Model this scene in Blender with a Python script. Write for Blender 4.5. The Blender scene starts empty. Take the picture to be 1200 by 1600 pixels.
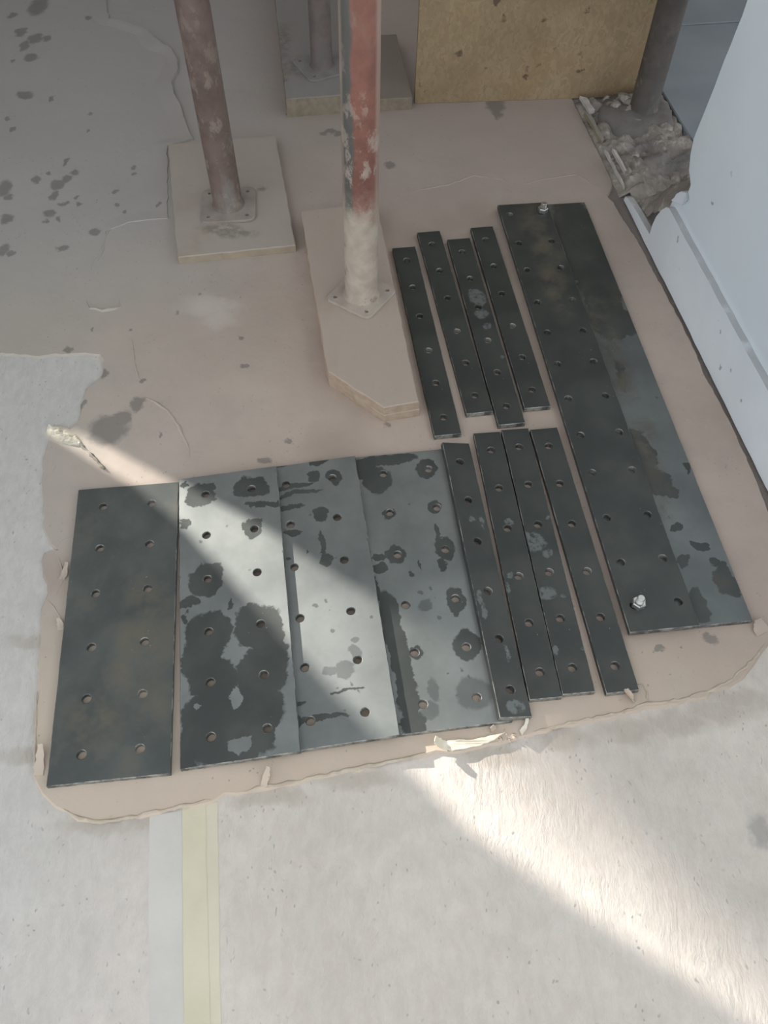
import bpy, bmesh, math, random
from mathutils import Vector, Matrix, noise as mnoise
from mathutils.geometry import tessellate_polygon
random.seed(7)
SC = bpy.context.scene
COL = SC.collection
R = math.radians

# ------------------------------------------------------------------ camera
CAM_H, FPX, PITCH, ROLL = 1.40, 1358.0, R(55.18), R(1.64)
fwd = Vector((0, math.cos(PITCH), -math.sin(PITCH)))
up0 = Vector((0, math.sin(PITCH), math.cos(PITCH)))
rgt = math.cos(ROLL) * Vector((1, 0, 0)) + math.sin(ROLL) * up0
up = -math.sin(ROLL) * Vector((1, 0, 0)) + math.cos(ROLL) * up0
cd = bpy.data.cameras.new('camera')
cam = bpy.data.objects.new('camera', cd)
COL.objects.link(cam)
cd.sensor_fit = 'VERTICAL'
cd.sensor_height = 24.0
cd.lens = FPX * 24.0 / 1600.0
cd.clip_start = 0.02
cam.matrix_world = Matrix((
    (rgt.x, up.x, -fwd.x, 0), (rgt.y, up.y, -fwd.y, 0), (rgt.z, up.z, -fwd.z, CAM_H), (0, 0, 0, 1)))
SC.camera = cam

# ------------------------------------------------------------------ world, sun, exposure
world = bpy.data.worlds.new('overcast_sky')
SC.world = world
world.use_nodes = True
bg = world.node_tree.nodes['Background']
bg.inputs[0].default_value = (0.92, 0.965, 1.0, 1)
bg.inputs[1].default_value = 1.0
SUN_AZ, SUN_EL = R(-37), R(19)                 # travels towards +x, -y and down
sun_dir = Vector((math.cos(SUN_AZ) * math.cos(SUN_EL), math.sin(SUN_AZ) * math.cos(SUN_EL), -math.sin(SUN_EL)))
sl = bpy.data.lights.new('sun', 'SUN')
sl.energy = 7.4
sl.angle = R(0.75)
sl.color = (1.0, 0.94, 0.85)
so = bpy.data.objects.new('sun', sl)
COL.objects.link(so)
so.rotation_euler = sun_dir.to_track_quat('-Z', 'Y').to_euler()
so.location = (-3, 3, 2)
vs = SC.view_settings
vs.view_transform = 'Standard'
vs.look = 'None'
vs.gamma = 1.0
vs.use_curve_mapping = False
vs.exposure = 0.66

# ------------------------------------------------------------------ helpers
def at(px, py, z=0.0):
    """point at height z that the photograph shows at (px, py) -- used to survey the place"""
    d = fwd * FPX + rgt * (px - 600) - up * (py - 800)
    t = (z - CAM_H) / d.z
    return Vector((d.x * t, d.y * t, z))

def obj(name, me, mat=None, parent=None, loc=None, rotz=0.0):
    if isinstance(me, bmesh.types.BMesh):
        bm = me
        me = bpy.data.meshes.new(name)
        bmesh.ops.recalc_face_normals(bm, faces=bm.faces[:])
        bm.to_mesh(me)
        bm.free()
    o = bpy.data.objects.new(name, me)
    COL.objects.link(o)
    for m in (mat if isinstance(mat, (list, tuple)) else [mat] if mat else []):
        me.materials.append(m)
    if parent:
        o.parent = parent
    if loc is not None:
        o.location = loc
    o.rotation_euler.z = rotz
    return o

def tag(o, label=None, cat=None, group=None, kind=None):
    if label: o['label'] = label
    if cat: o['category'] = cat
    if group: o['group'] = group
    if kind: o['kind'] = kind
    return o

def empty(name, label, cat, loc=(0, 0, 0), rotz=0.0, group=None):
    o = bpy.data.objects.new(name, None)
    COL.objects.link(o)
    o.location = loc
    o.rotation_euler.z = rotz
    o.empty_display_size = 0.05
    return tag(o, label, cat, group)

def smooth(o, angle=40):
    me = o.data
    me.polygons.foreach_set('use_smooth', [True] * len(me.polygons))
    try:
        me.set_sharp_from_angle(angle=R(angle))
    except Exception:
        pass
    return o

def box(bm, x0, x1, y0, y1, z0, z1):
    vs_ = [bm.verts.new((x, y, z)) for z in (z0, z1) for x, y in ((x0, y0), (x1, y0), (x1, y1), (x0, y1))]
    for f in ((0, 3, 2, 1), (4, 5, 6, 7), (0, 1, 5, 4), (1, 2, 6, 5), (2, 3, 7, 6), (3, 0, 4, 7)):
        bm.faces.new([vs_[i] for i in f])
    return vs_

def fill(bm, loops, verts, flip=False):
    """tessellated face with holes; loops = list of point lists, verts = matching bmverts"""
    flat = [v for l in verts for v in l]
    for t in tessellate_polygon([[Vector(p) for p in l] for l in loops]):
        if len(set(t)) == 3:
            try:
                bm.faces.new([flat[i] for i in (t[::-1] if flip else t)])
            except ValueError:
                pass

def prism(pts, z0, z1, jitter=0.0, chamfer=0.0):
    """extruded 2-D outline (list of (x,y)) with an optional chamfered top"""
    bm = bmesh.new()
    c = Vector((sum(p[0] for p in pts) / len(pts), sum(p[1] for p in pts) / len(pts)))
    lo = [bm.verts.new((p[0], p[1], z0)) for p in pts]
    if chamfer:
        mid = [bm.verts.new((p[0], p[1], z1 - chamfer)) for p in pts]
        ins = inset(pts, chamfer)
        hi = [bm.verts.new((p[0], p[1], z1)) for p in ins]
        rings = [lo, mid, hi]
        top = ins
    else:
        hi = [bm.verts.new((p[0], p[1], z1)) for p in pts]
        rings = [lo, hi]
        top = pts
    n = len(pts)
    for a, b in zip(rings, rings[1:]):
        for i in range(n):
            bm.faces.new((a[i], a[(i + 1) % n], b[(i + 1) % n], b[i]))
    fill(bm, [[(p[0], p[1], 0) for p in top]], [hi])
    fill(bm, [[(p[0], p[1], 0) for p in pts]], [lo], True)
    return bm

def inset(pts, d):
    n = len(pts)
    area = sum(pts[i][0] * pts[(i + 1) % n][1] - pts[(i + 1) % n][0] * pts[i][1] for i in range(n))
    sg = 1 if area > 0 else -1
    out = []
    for i in range(n):
        a, b, c = Vector(pts[i - 1][:2]), Vector(pts[i][:2]), Vector(pts[(i + 1) % n][:2])
        e1 = (b - a); e2 = (c - b)
        n1 = Vector((-e1.y, e1.x)); n2 = Vector((-e2.y, e2.x))
        if n1.length < 1e-9: n1 = n2.copy()
        if n2.length < 1e-9: n2 = n1.copy()
        m = (n1.normalized() + n2.normalized())
        if m.length < 1e-6: m = n1
        m.normalize()
        k = max(0.35, m.dot(n1.normalized()))
        out.append(tuple(b + m * (sg * d / k)))
    return out

def subdivide(pts, step, jit, closed=True):
    out = []
    n = len(pts)
    for i in range(n if closed else n - 1):
        a = Vector(pts[i][:2]); b = Vector(pts[(i + 1) % n][:2])
        k = max(1, int((b - a).length / step))
        nrm = Vector((-(b - a).y, (b - a).x))
        if nrm.length: nrm.normalize()
        for j in range(k):
            t = j / k
            p = a.lerp(b, t)
            if j or jit > 0.001:
                p = p + nrm * random.uniform(-jit, jit)
            out.append((p.x, p.y))
    if not closed:
        out.append(tuple(pts[-1][:2]))
    return out

def lathe(bm, prof, seg=32, cx=0, cy=0):
    rings = []
    for r, z in prof:
        rings.append([bm.verts.new((cx + r * math.cos(2 * math.pi * k / seg), cy + r * math.sin(2 * math.pi * k / seg), z)) for k in range(seg)])
    for a, b in zip(rings, rings[1:]):
        for k in range(seg):
            bm.faces.new((a[k], a[(k + 1) % seg], b[(k + 1) % seg], b[k]))
    return rings

WO, WS, WN = Vector((0.607, 1.99, 0)), Vector((0.1715, -0.985, 0)).normalized(), Vector((-0.985, -0.1715, 0)).normalized()
def wp(s, d=0.0, z=0.0):
    """point of the right wall: s along it towards the camera, d into it, height z"""
    return WO + WS * s - WN * d + Vector((0, 0, z))

# ------------------------------------------------------------------ node helpers
class NT:
    def __init__(s, name):
        s.m = bpy.data.materials.new(name)
        s.m.use_nodes = True
        s.t = s.m.node_tree
        s.b = s.t.nodes['Principled BSDF']
        s.tc = s.t.nodes.new('ShaderNodeTexCoord').outputs['Object']
    def n(s, kind, **kw):
        nd = s.t.nodes.new('ShaderNode' + kind)
        for k, v in kw.items(): setattr(nd, k, v)
        return nd
    def put(s, sock, v):
        if isinstance(v, bpy.types.NodeSocket): s.t.links.new(v, sock)
        elif isinstance(v, (tuple, list)) and len(v) == 3 and sock.type == 'RGBA': sock.default_value = (*v, 1)
        else: sock.default_value = v
    def math(s, op, a, b=0.0, clamp=False):
        nd = s.n('Math', operation=op, use_clamp=clamp)
        s.put(nd.inputs[0], a); s.put(nd.inputs[1], b)
        return nd.outputs[0]
    def vmath(s, op, a, b=(0, 0, 0)):
        nd = s.n('VectorMath', operation=op)
        s.put(nd.inputs[0], a); s.put(nd.inputs[1], b)
        return nd.outputs['Value'] if op in ('LENGTH', 'DOT_PRODUCT', 'DISTANCE') else nd.outputs[0]
    def scaled(s, v, sc):
        return s.vmath('MULTIPLY', v, sc if isinstance(sc, tuple) else (sc, sc, sc))
    def noise(s, scale, detail=4, rough=0.55, vec=None, col=False, dist=0.0):
        nd = s.n('TexNoise')
        s.put(nd.inputs['Vector'], vec if vec is not None else s.tc)
        nd.inputs['Scale'].default_value = scale
        nd.inputs['Detail'].default_value = detail
        nd.inputs['Roughness'].default_value = rough
        nd.inputs['Distortion'].default_value = dist
        return nd.outputs['Color' if col else 0]
    def voro(s, scale, vec=None, feature='F1', rand=1.0):
        nd = s.n('TexVoronoi', feature=feature)
        s.put(nd.inputs['Vector'], vec if vec is not None else s.tc)
        nd.inputs['Scale'].default_value = scale
        nd.inputs['Randomness'].default_value = rand
        return nd.outputs[0]
    def ramp(s, v, a, b, lo=0.0, hi=1.0):
        nd = s.n('MapRange', interpolation_type='SMOOTHSTEP')
        s.put(nd.inputs['Value'], v)
        nd.inputs['From Min'].default_value = a; nd.inputs['From Max'].default_value = b
        nd.inputs['To Min'].default_value = lo; nd.inputs['To Max'].default_value = hi
        return nd.outputs[0]
    def mix(s, f, a, b):
        nd = s.n('Mix', data_type='RGBA')
        s.put(nd.inputs[0], f); s.put(nd.inputs[6], a); s.put(nd.inputs[7], b)
        return nd.outputs[2]
    def warp(s, scale, amp, vec=None, detail=3):
        v = vec if vec is not None else s.tc
        c = s.vmath('SUBTRACT', s.noise(scale, detail, 0.6, v, True), (0.5, 0.5, 0.5))
        return s.vmath('ADD', v, s.scaled(c, amp))
    def spots(s, lst, vec, edge=0.08, unit=1.0):
        """mask of irregular blobs: lst of (x, y, rx, ry)"""
        cur = None
        for x, y, rx, ry in lst:
            v = s.vmath('SUBTRACT', vec, (x * unit, y * unit, 0))
            v = s.scaled(v, (1 / (rx * unit), 1 / (ry * unit), 0.0))
            l = s.vmath('LENGTH', v)
            cur = l if cur is None else s.math('MINIMUM', cur, l)
        return s.ramp(cur, 1 - edge, 1 + edge, 1.0, 0.0)
    def bump(s, h, strength=0.3, dist=0.002, prev=None):
        nd = s.n('Bump')
        nd.inputs['Strength'].default_value = strength
        nd.inputs['Distance'].default_value = dist
        s.put(nd.inputs['Height'], h)
        if prev is not None: s.put(nd.inputs['Normal'], prev)
        return nd.outputs[0]
    def out(s, color=None, rough=None, metal=None, normal=None, spec=None):
        if color is not None: s.put(s.b.inputs['Base Color'], color)
        if rough is not None: s.put(s.b.inputs['Roughness'], rough)
        if metal is not None: s.put(s.b.inputs['Metallic'], metal)
        if normal is not None: s.put(s.b.inputs['Normal'], normal)
        if spec is not None: s.put(s.b.inputs['Specular IOR Level'], spec)
        return s.m

# ------------------------------------------------------------------ materials
def mat_concrete():
    n = NT('worn_pale_concrete')
    c = n.mix(n.ramp(n.noise(3.0, 5), 0.35, 0.7), (0.50, 0.445, 0.40), (0.60, 0.54, 0.49))
    c = n.mix(n.math('MULTIPLY', n.ramp(n.noise(26, 4, 0.7), 0.40, 0.62), 0.25), c, (0.46, 0.435, 0.405))
    sx = n.n('SeparateXYZ'); n.put(sx.inputs[0], n.tc)
    c = n.mix(n.ramp(sx.outputs[0], -0.15, -0.75, 0, 0.55), c, (0.42, 0.435, 0.44))     # greyer to the left
    mot = n.noise(1.0, 5, 0.7, n.scaled(n.warp(20, 0.04), (60.0, 26.0, 1.0)))
    c = n.mix(n.ramp(mot, 0.42, 0.62, 0.0, 0.13), c, (0.74, 0.71, 0.67))
    c = n.mix(n.ramp(mot, 0.45, 0.30, 0.0, 0.15), c, (0.36, 0.34, 0.32))
    # fibres and grit
    st = n.scaled(n.warp(14, 0.05), (1.0, 0.45, 1.0))
    fib = n.math('MULTIPLY', n.ramp(n.voro(95, st), 0.20, 0.08), n.ramp(n.noise(9, 2), 0.42, 0.62))
    c = n.mix(n.math('MULTIPLY', fib, 0.55), c, (0.22, 0.215, 0.21))
    grit = n.math('MULTIPLY', n.ramp(n.voro(38, n.warp(30, 0.02)), 0.11, 0.05), n.ramp(n.noise(6, 2), 0.5, 0.62))
    c = n.mix(n.math('MULTIPLY', grit, 0.6), c, (0.2, 0.195, 0.19))
    # brown dirt washed out along the torn edge of the skim coat
    dv = n.warp(25, 0.05)
    P = [at(1060, 1128), at(1120, 1112), at(990, 1140), at(880, 1150), at(780, 1180), at(1150, 1090), at(560, 1215), at(420, 1245), at(250, 1285), at(150, 1290), at(60, 1180), at(62, 1000)]
    dirt = n.spots([(p.x, p.y, 0.055 if i < 6 else 0.06, 0.02 if i < 6 else 0.014) for i, p in enumerate(P)], dv, 0.5)
    c = n.mix(n.math('MULTIPLY', dirt, 0.45), c, (0.33, 0.28, 0.225))
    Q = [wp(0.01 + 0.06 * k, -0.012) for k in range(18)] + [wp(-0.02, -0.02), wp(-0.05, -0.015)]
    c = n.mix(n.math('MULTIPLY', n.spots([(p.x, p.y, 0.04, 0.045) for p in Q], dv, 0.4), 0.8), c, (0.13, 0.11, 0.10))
    p = at(1190, 1298)
    c = n.mix(n.math('MULTIPLY', n.spots([(p.x, p.y, .018, .025)], n.warp(60, .03), .4), .5), c, (.2, .2, .195))
    stri = n.noise(1.0, 4, 0.7, n.scaled(n.warp(9, 0.05), (75.0, 15.0, 1.0)))
    stri = n.math('MULTIPLY', stri, n.ramp(n.noise(7, 3), 0.3, 0.65, 0.25, 1.0))
    nb = n.bump(stri, 0.6, 0.005)
    nb = n.bump(n.noise(38, 4, 0.6), 0.35, 0.003, nb)
    nb = n.bump(n.noise(160, 5, 0.7), 0.35, 0.0015, nb)
    return n.out(c, 0.85, 0.0, nb, 0.25)

def mat_skim():
    n = NT('beige_skim_coat')
    c = n.mix(n.ramp(n.noise(2.2, 5), 0.32, 0.7), (0.39, 0.312, 0.265), (0.48, 0.393, 0.34))
    c = n.mix(n.math('MULTIPLY', n.ramp(n.noise(11, 5, 0.65), 0.45, 0.7), 0.45), c, (0.37, 0.315, 0.275))
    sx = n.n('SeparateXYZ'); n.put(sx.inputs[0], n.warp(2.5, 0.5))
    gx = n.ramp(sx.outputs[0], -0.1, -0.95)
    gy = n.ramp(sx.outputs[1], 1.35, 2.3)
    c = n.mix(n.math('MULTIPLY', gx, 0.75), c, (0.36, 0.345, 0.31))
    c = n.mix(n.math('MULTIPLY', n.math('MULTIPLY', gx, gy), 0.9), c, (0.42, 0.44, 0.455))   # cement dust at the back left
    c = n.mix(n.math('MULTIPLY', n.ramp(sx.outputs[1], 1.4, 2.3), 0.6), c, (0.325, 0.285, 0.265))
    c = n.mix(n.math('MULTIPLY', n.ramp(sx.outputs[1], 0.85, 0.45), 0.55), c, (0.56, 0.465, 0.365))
    # grit
    g = n.math('MULTIPLY', n.ramp(n.voro(70, n.warp(30, 0.02)), 0.16, 0.07), n.ramp(n.noise(7, 3), 0.44, 0.6))
    c = n.mix(n.math('MULTIPLY', g, 0.55), c, (0.2, 0.17, 0.145))
    lt = n.math('MULTIPLY', n.ramp(n.voro(55, n.warp(20, 0.03)), 0.10, 0.04), n.ramp(n.noise(5, 2), 0.5, 0.6))
    c = n.mix(n.math('MULTIPLY', lt, 0.4), c, (0.55, 0.51, 0.46))
    # wet spots, surveyed one by one: (px, py, rx, ry in pixels)
    S = [(168, 672, 30, 24), (188, 655, 17, 13), (214, 632, 11, 12), (163, 585, 8, 8), (130, 632, 5, 9), (105, 546, 8, 5), (90, 288, 11, 9), (104, 280, 8, 6),
         (55, 280, 8, 5), (77, 271, 5, 4), (103, 253, 4, 6), (117, 269, 6, 5), (85, 305, 6, 7), (100, 318, 9, 3), (122, 319, 5, 4), (120, 308, 4, 3),
         (78, 334, 10, 6), (93, 342, 4, 4), (73, 345, 5, 3), (148, 363, 9, 6), (97, 388, 9, 5), (6, 295, 12, 12), (14, 308, 6, 6), (10, 342, 10, 8),
         (6, 390, 9, 9), (18, 396, 6, 5), (60, 10, 14, 14), (32, 50, 9, 7), (55, 60, 11, 8), (73, 60, 6, 5), (38, 72, 8, 8), (48, 90, 12, 6), (20, 24, 6, 5),
         (137, 28, 5, 3), (20, 95, 4, 3), (38, 149, 14, 6), (80, 155, 5, 5), (208, 262, 5, 4), (208, 273, 4, 3), (181, 300, 5, 3), (183, 321, 4, 3),
         (248, 320, 4, 3), (195, 331, 3, 3), (20, 203, 4, 4), (12, 186, 4, 3), (140, 178, 3, 3), (139, 205, 3, 2), (608, 258, 9, 5), (774, 164, 15, 12), (776, 176, 8, 10),
         (506, 208, 7, 3), (516, 205, 9, 4), (528, 209, 7, 4), (453, 178, 4, 4), (380, 572, 6, 4), (377, 528, 4, 3), (276, 491, 3, 3), (312, 459, 3, 3), (145, 516, 3, 3), (205, 515, 3, 2),
         (225, 594, 5, 3), (252, 678, 4, 3), (1111, 1000, 11, 10), (1030, 1015, 9, 6), (412, 718, 12, 5), (418, 722, 10, 3), (448, 690, 5, 3), (605, 665, 7, 4), (1065, 1010, 3, 2)]
    lst = []
    for px, py, rx, ry in S:
        a = at(px, py); lst.append((a.x, a.y, abs(at(px + rx, py).x - a.x), abs(at(px, py - ry).y - a.y)))
    w = n.spots(lst, n.warp(38, 0.034), 0.25)
    hole = at(779, 168)
    c = n.mix(n.math('MULTIPLY', w, 0.62), c, (0.13, 0.122, 0.115))
    # dusty smear and drag marks
    a = at(345, 497); b = at(330, 478)
    sm = n.spots([(a.x, a.y, .035, .03), (b.x, b.y, .06, .03)], n.warp(14, .08), .6)
    c = n.mix(n.math('MULTIPLY', sm, 0.28), c, (0.62, 0.59, 0.55))
    # brown rubbing beside the steel
    q = [at(700, 345), at(740, 330), at(655, 372), at(690, 420), at(770, 420), at(520, 690), at(60, 900), at(80, 900)]
    rb = n.spots([(p.x, p.y, .06, .05) for p in q], n.warp(9, .08), .7)
    c = n.mix(n.math('MULTIPLY', rb, 0.35), c, (0.27, 0.205, 0.165))
    nb = n.bump(n.noise(4.0, 4, 0.5), 0.6, 0.012)
    nb = n.bump(n.noise(120, 5, 0.7), 0.3, 0.0012, nb)
    return n.out(c, n.ramp(w, 0, 1, 0.8, 0.5), 0.0, nb, 0.3)

def mat_torn():
    n = NT('torn_cream_skim_edge')
    c = n.mix(n.ramp(n.noise(30, 4), 0.35, 0.7), (0.40, 0.335, 0.265), (0.50, 0.43, 0.35))
    return n.out(c, 0.8, 0, n.bump(n.noise(90, 4), 0.5, 0.002), 0.25)

def mat_flake():
    n = NT('cream_flake')
    c = n.mix(n.ramp(n.noise(40, 4), 0.35, 0.7), (0.62, 0.55, 0.44), (0.76, 0.70, 0.60))
    return n.out(c, 0.75, 0, n.bump(n.noise(60, 4), 0.4, 0.002), 0.3)

def mat_steel(name, wet, dry=(), dry_base=False, brown=0.35, brown_at=(), grey=(), warp=(30, 0.02), tone=1.0, dt=1.0):
    """oiled mill-scale steel. wet / dry / grey: blobs in millimetres of the plate's own frame"""
    n = NT(name)
    T = lambda c: tuple(x * tone for x in c)
    dk = n.mix(n.ramp(n.noise(7, 5, 0.6), 0.35, 0.68), T((0.039, 0.044, 0.042)), T((0.060, 0.066, 0.062)))
    dk = n.mix(n.math('MULTIPLY', n.ramp(n.noise(14, 5, 0.65), 0.50, 0.72), brown), dk, T((0.075, 0.064, 0.050)))
    w2 = n.warp(*warp)
    fine = n.warp(warp[0] * 4, warp[1] * 0.35, w2)
    c = dk; mask = 1.0
    if dry_base:
        dr = n.mix(n.ramp(n.noise(5, 5, 0.6), 0.3, 0.7), tuple(v * dt for v in (0.225, 0.243, 0.24)), tuple(v * dt for v in (0.33, 0.35, 0.343)))
        dr = n.mix(n.math('MULTIPLY', n.ramp(n.noise(70, 4, 0.7), 0.5, 0.75), 0.35), dr, tuple(v * dt for v in (0.27, 0.275, 0.27)))
        if grey:
            dr = n.mix(n.math('MULTIPLY', n.spots(grey, fine, 0.15, 0.001), 0.55), dr, (0.10, 0.11, 0.11))
        fl = n.math('MULTIPLY', n.ramp(n.voro(34, n.warp(25, 0.03)), 0.16, 0.10), n.ramp(n.noise(9, 2), 0.52, 0.58))
        m = n.spots(wet, fine, 0.06, 0.001) if wet else 0.0
        m = n.math('MAXIMUM', m, n.math('MULTIPLY', fl, 0.75))
        if dry:
            m = n.math('MULTIPLY', m, n.math('SUBTRACT', 1.0, n.spots(dry, fine, 0.08, 0.001)))
        c = n.mix(m, dr, dk); mask = m
    elif dry:
        d = n.math('MULTIPLY', n.spots(dry, fine, 0.15, 0.001), n.ramp(n.noise(120, 3), 0.3, 0.55))
        c = n.mix(n.math('MULTIPLY', d, 0.7), dk, (0.165, 0.180, 0.178))
        mask = n.math('SUBTRACT', 1.0, d)
    if brown_at:
        bm_ = n.math('MULTIPLY', n.spots(brown_at, n.warp(12, 0.06), 0.7, 0.001), n.ramp(n.noise(18, 5, 0.7), 0.36, 0.66))
        c = n.mix(n.math('MULTIPLY', bm_, 0.7), c, (0.145, 0.125, 0.095))
    sp = n.math('MULTIPLY', n.ramp(n.voro(60, n.warp(40, 0.02)), 0.07, 0.03), n.ramp(n.noise(11, 2), 0.55, 0.6))
    c = n.mix(n.math('MULTIPLY', sp, 0.7), c, (0.42, 0.41, 0.38))
    ro = n.ramp(mask, 0, 1, 0.55, 0.5) if isinstance(mask, bpy.types.NodeSocket) else 0.5
    nb = n.bump(n.noise(240, 4, 0.7), 0.15, 0.0006)
    nb = n.bump(n.noise(6, 2, 0.5), 0.25, 0.004, nb)
    return n.out(c, ro, n.ramp(mask, 0, 1, 0.9, 0.2) if dry_base else 0.2, nb, 0.5)

def mat_bare():
    n = NT('bare_sheared_steel_edge')
    c = n.mix(n.ramp(n.noise(35, 4, 0.7), 0.42, 0.66), (0.075, 0.078, 0.074), (0.34, 0.335, 0.31))
    return n.out(c, 0.42, 0.4, n.bump(n.noise(120, 3), 0.3, 0.001))

def mat_zinc():
    n = NT('zinc_plated_steel')
    c = n.mix(n.noise(60, 3), (0.36, 0.36, 0.345), (0.55, 0.55, 0.53))
    return n.out(c, 0.33, 0.85, n.bump(n.noise(200, 2), 0.1, 0.0005))

def mat_prop(name, red, dark, splash_top, amount, side_shade=0.0, drips=0.65):
    """painted tube, rust and mortar splashes near the foot (object z = height)"""
    n = NT(name)
    sx = n.n('SeparateXYZ'); n.put(sx.inputs[0], n.tc)
    c = n.mix(n.ramp(n.noise(16, 5, 0.65), 0.38, 0.66), red, tuple(v * 0.72 for v in red))
    c = n.mix(n.ramp(n.noise(9, 5, 0.7, n.scaled(n.tc, (1, 1, 0.35))), 0.50, 0.62), c, dark)
    if side_shade:
        # shaded left side of the tube, painted into its colour
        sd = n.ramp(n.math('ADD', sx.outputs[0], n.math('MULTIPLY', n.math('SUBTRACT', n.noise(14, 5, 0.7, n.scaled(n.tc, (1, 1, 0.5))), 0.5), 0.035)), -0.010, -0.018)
        c = n.mix(n.math('MULTIPLY', sd, side_shade), c, (0.075, 0.085, 0.08))
        edge_light = n.math('MAXIMUM', n.ramp(sx.outputs[0], 0.027, 0.033), n.ramp(sx.outputs[0], -0.029, -0.034))  # paler tube edges, painted in as light catching both sides
        c = n.mix(n.math('MULTIPLY', edge_light, 0.6), c, (0.33, 0.26, 0.215))
    h = n.math('ADD', sx.outputs[2], n.math('MULTIPLY', n.math('SUBTRACT', n.noise(13, 5, 0.7), 0.5), 0.22))
    sp = n.ramp(h, splash_top + 0.06, splash_top - 0.05)
    drip = n.math('MULTIPLY', n.ramp(n.noise(24, 6, 0.75, n.scaled(n.tc, (1, 1, 0.6))), 0.53, 0.61), n.ramp(sx.outputs[2], 0.75, 0.2))
    m = n.math('MAXIMUM', n.math('MULTIPLY', sp, amount), n.math('MULTIPLY', drip, drips))
    mort = n.mix(n.ramp(n.noise(30, 4), 0.3, 0.7), (0.33, 0.275, 0.225), (0.43, 0.37, 0.31))
    c = n.mix(m, c, mort)
    chip = n.math('MULTIPLY', n.ramp(n.noise(21, 4, 0.6), 0.60, 0.64), n.ramp(sx.outputs[2], 0.22, 0.12))
    c = n.mix(n.math('MULTIPLY', chip, 0.6), c, (0.17, 0.13, 0.105))
    pit = n.math('MULTIPLY', n.ramp(n.voro(70, n.warp(40, .02)), 0.15, 0.07), n.ramp(n.noise(20, 3), 0.5, 0.6))
    c = n.mix(n.math('MULTIPLY', pit, 0.6), c, (0.12, 0.10, 0.085))
    nb = n.bump(m, 0.35, 0.002)
    nb = n.bump(n.noise(110, 5, 0.7), 0.35, 0.0015, nb)
    return n.out(c, 0.62, 0.0, nb, 0.4)

def mat_timber(name, a, b, grain=(6, 90, 6), dust=0.5, dustcol=(0.40, 0.355, 0.32), spots=(), edge=True):
    n = NT(name)
    g = n.noise(1.0, 5, 0.6, n.scaled(n.warp(4, 0.06), grain))
    c = n.mix(n.ramp(g, 0.32, 0.68), a, b)
    geo = n.n('NewGeometry')
    sz = n.n('SeparateXYZ'); n.put(sz.inputs[0], geo.outputs['Normal'])
    topf = n.ramp(sz.outputs[2], 0.3, 0.9)
    d = n.math('MULTIPLY', n.math('MULTIPLY', topf, n.ramp(n.noise(7, 5), 0.15, 0.5)), dust)
    c = n.mix(d, c, dustcol)
    if spots:
        c = n.mix(n.math('MULTIPLY', n.math('MULTIPLY', n.spots(spots, n.warp(45, 0.035), 0.5), n.ramp(n.noise(60, 4, 0.7), 0.3, 0.6)), 0.6), c, (0.13, 0.12, 0.11))
    g2 = n.math('MULTIPLY', n.ramp(n.voro(80, n.warp(30, 0.02)), 0.13, 0.06), n.ramp(n.noise(8, 3), 0.5, 0.62))
    c = n.mix(n.math('MULTIPLY', g2, 0.5), c, (0.16, 0.13, 0.11))
    nb = n.bump(g, 0.25, 0.002)
    nb = n.bump(n.noise(90, 4, 0.7), 0.3, 0.0015, nb)
    return n.out(c, 0.82, 0.0, nb, 0.25)

def mat_chipboard():
    n = NT('yellow_chipboard_panel')
    c = n.mix(n.ramp(n.noise(4, 5), 0.3, 0.7), (0.27, 0.195, 0.115), (0.36, 0.275, 0.17))
    v = n.n('TexVoronoi'); v.inputs['Scale'].default_value = 130
    n.put(v.inputs['Vector'], n.scaled(n.warp(20, 0.04), (1, 1, 0.55)))
    hs = n.n('SeparateColor'); n.put(hs.inputs[0], v.outputs['Color'])
    c = n.mix(n.math('MULTIPLY', hs.outputs[0], 0.4), c, (0.16, 0.115, 0.07))
    c = n.mix(n.math('MULTIPLY', n.ramp(n.noise(5, 4), 0.5, 0.7), 0.4), c, (0.28, 0.18, 0.10))
    st = n.math('MULTIPLY', n.ramp(n.voro(20, n.warp(40, 0.04)), 0.26, 0.16), n.ramp(n.noise(9, 3), 0.47, 0.55))
    c = n.mix(n.math('MULTIPLY', st, 0.8), c, (0.075, 0.05, 0.035))
    st2 = n.ramp(n.voro(75, n.warp(40, 0.02)), 0.16, 0.08)
    c = n.mix(n.math('MULTIPLY', st2, 0.35), c, (0.15, 0.10, 0.06))
    nb = n.bump(hs.outputs[1], 0.2, 0.0012)
    return n.out(c, 0.7, 0.0, nb, 0.3)

def mat_plaster():
    n = NT('white_painted_plaster')
    c = n.mix(n.ramp(n.noise(3, 4), 0.3, 0.7), (0.64, 0.71, 0.76), (0.69, 0.76, 0.805))
    ch = n.math('MULTIPLY', n.ramp(n.voro(14, n.warp(30, 0.03)), 0.10, 0.06), n.ramp(n.noise(7, 2), 0.50, 0.6))
    c = n.mix(n.math('MULTIPLY', ch, 0.75), c, (0.24, 0.25, 0.26))
    nb = n.bump(n.noise(3.0, 2, 0.4), 0.15, 0.02)
    nb = n.bump(n.noise(150, 3), 0.1, 0.001, nb)
    return n.out(c, 0.6, 0.0, nb, 0.35)

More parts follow.
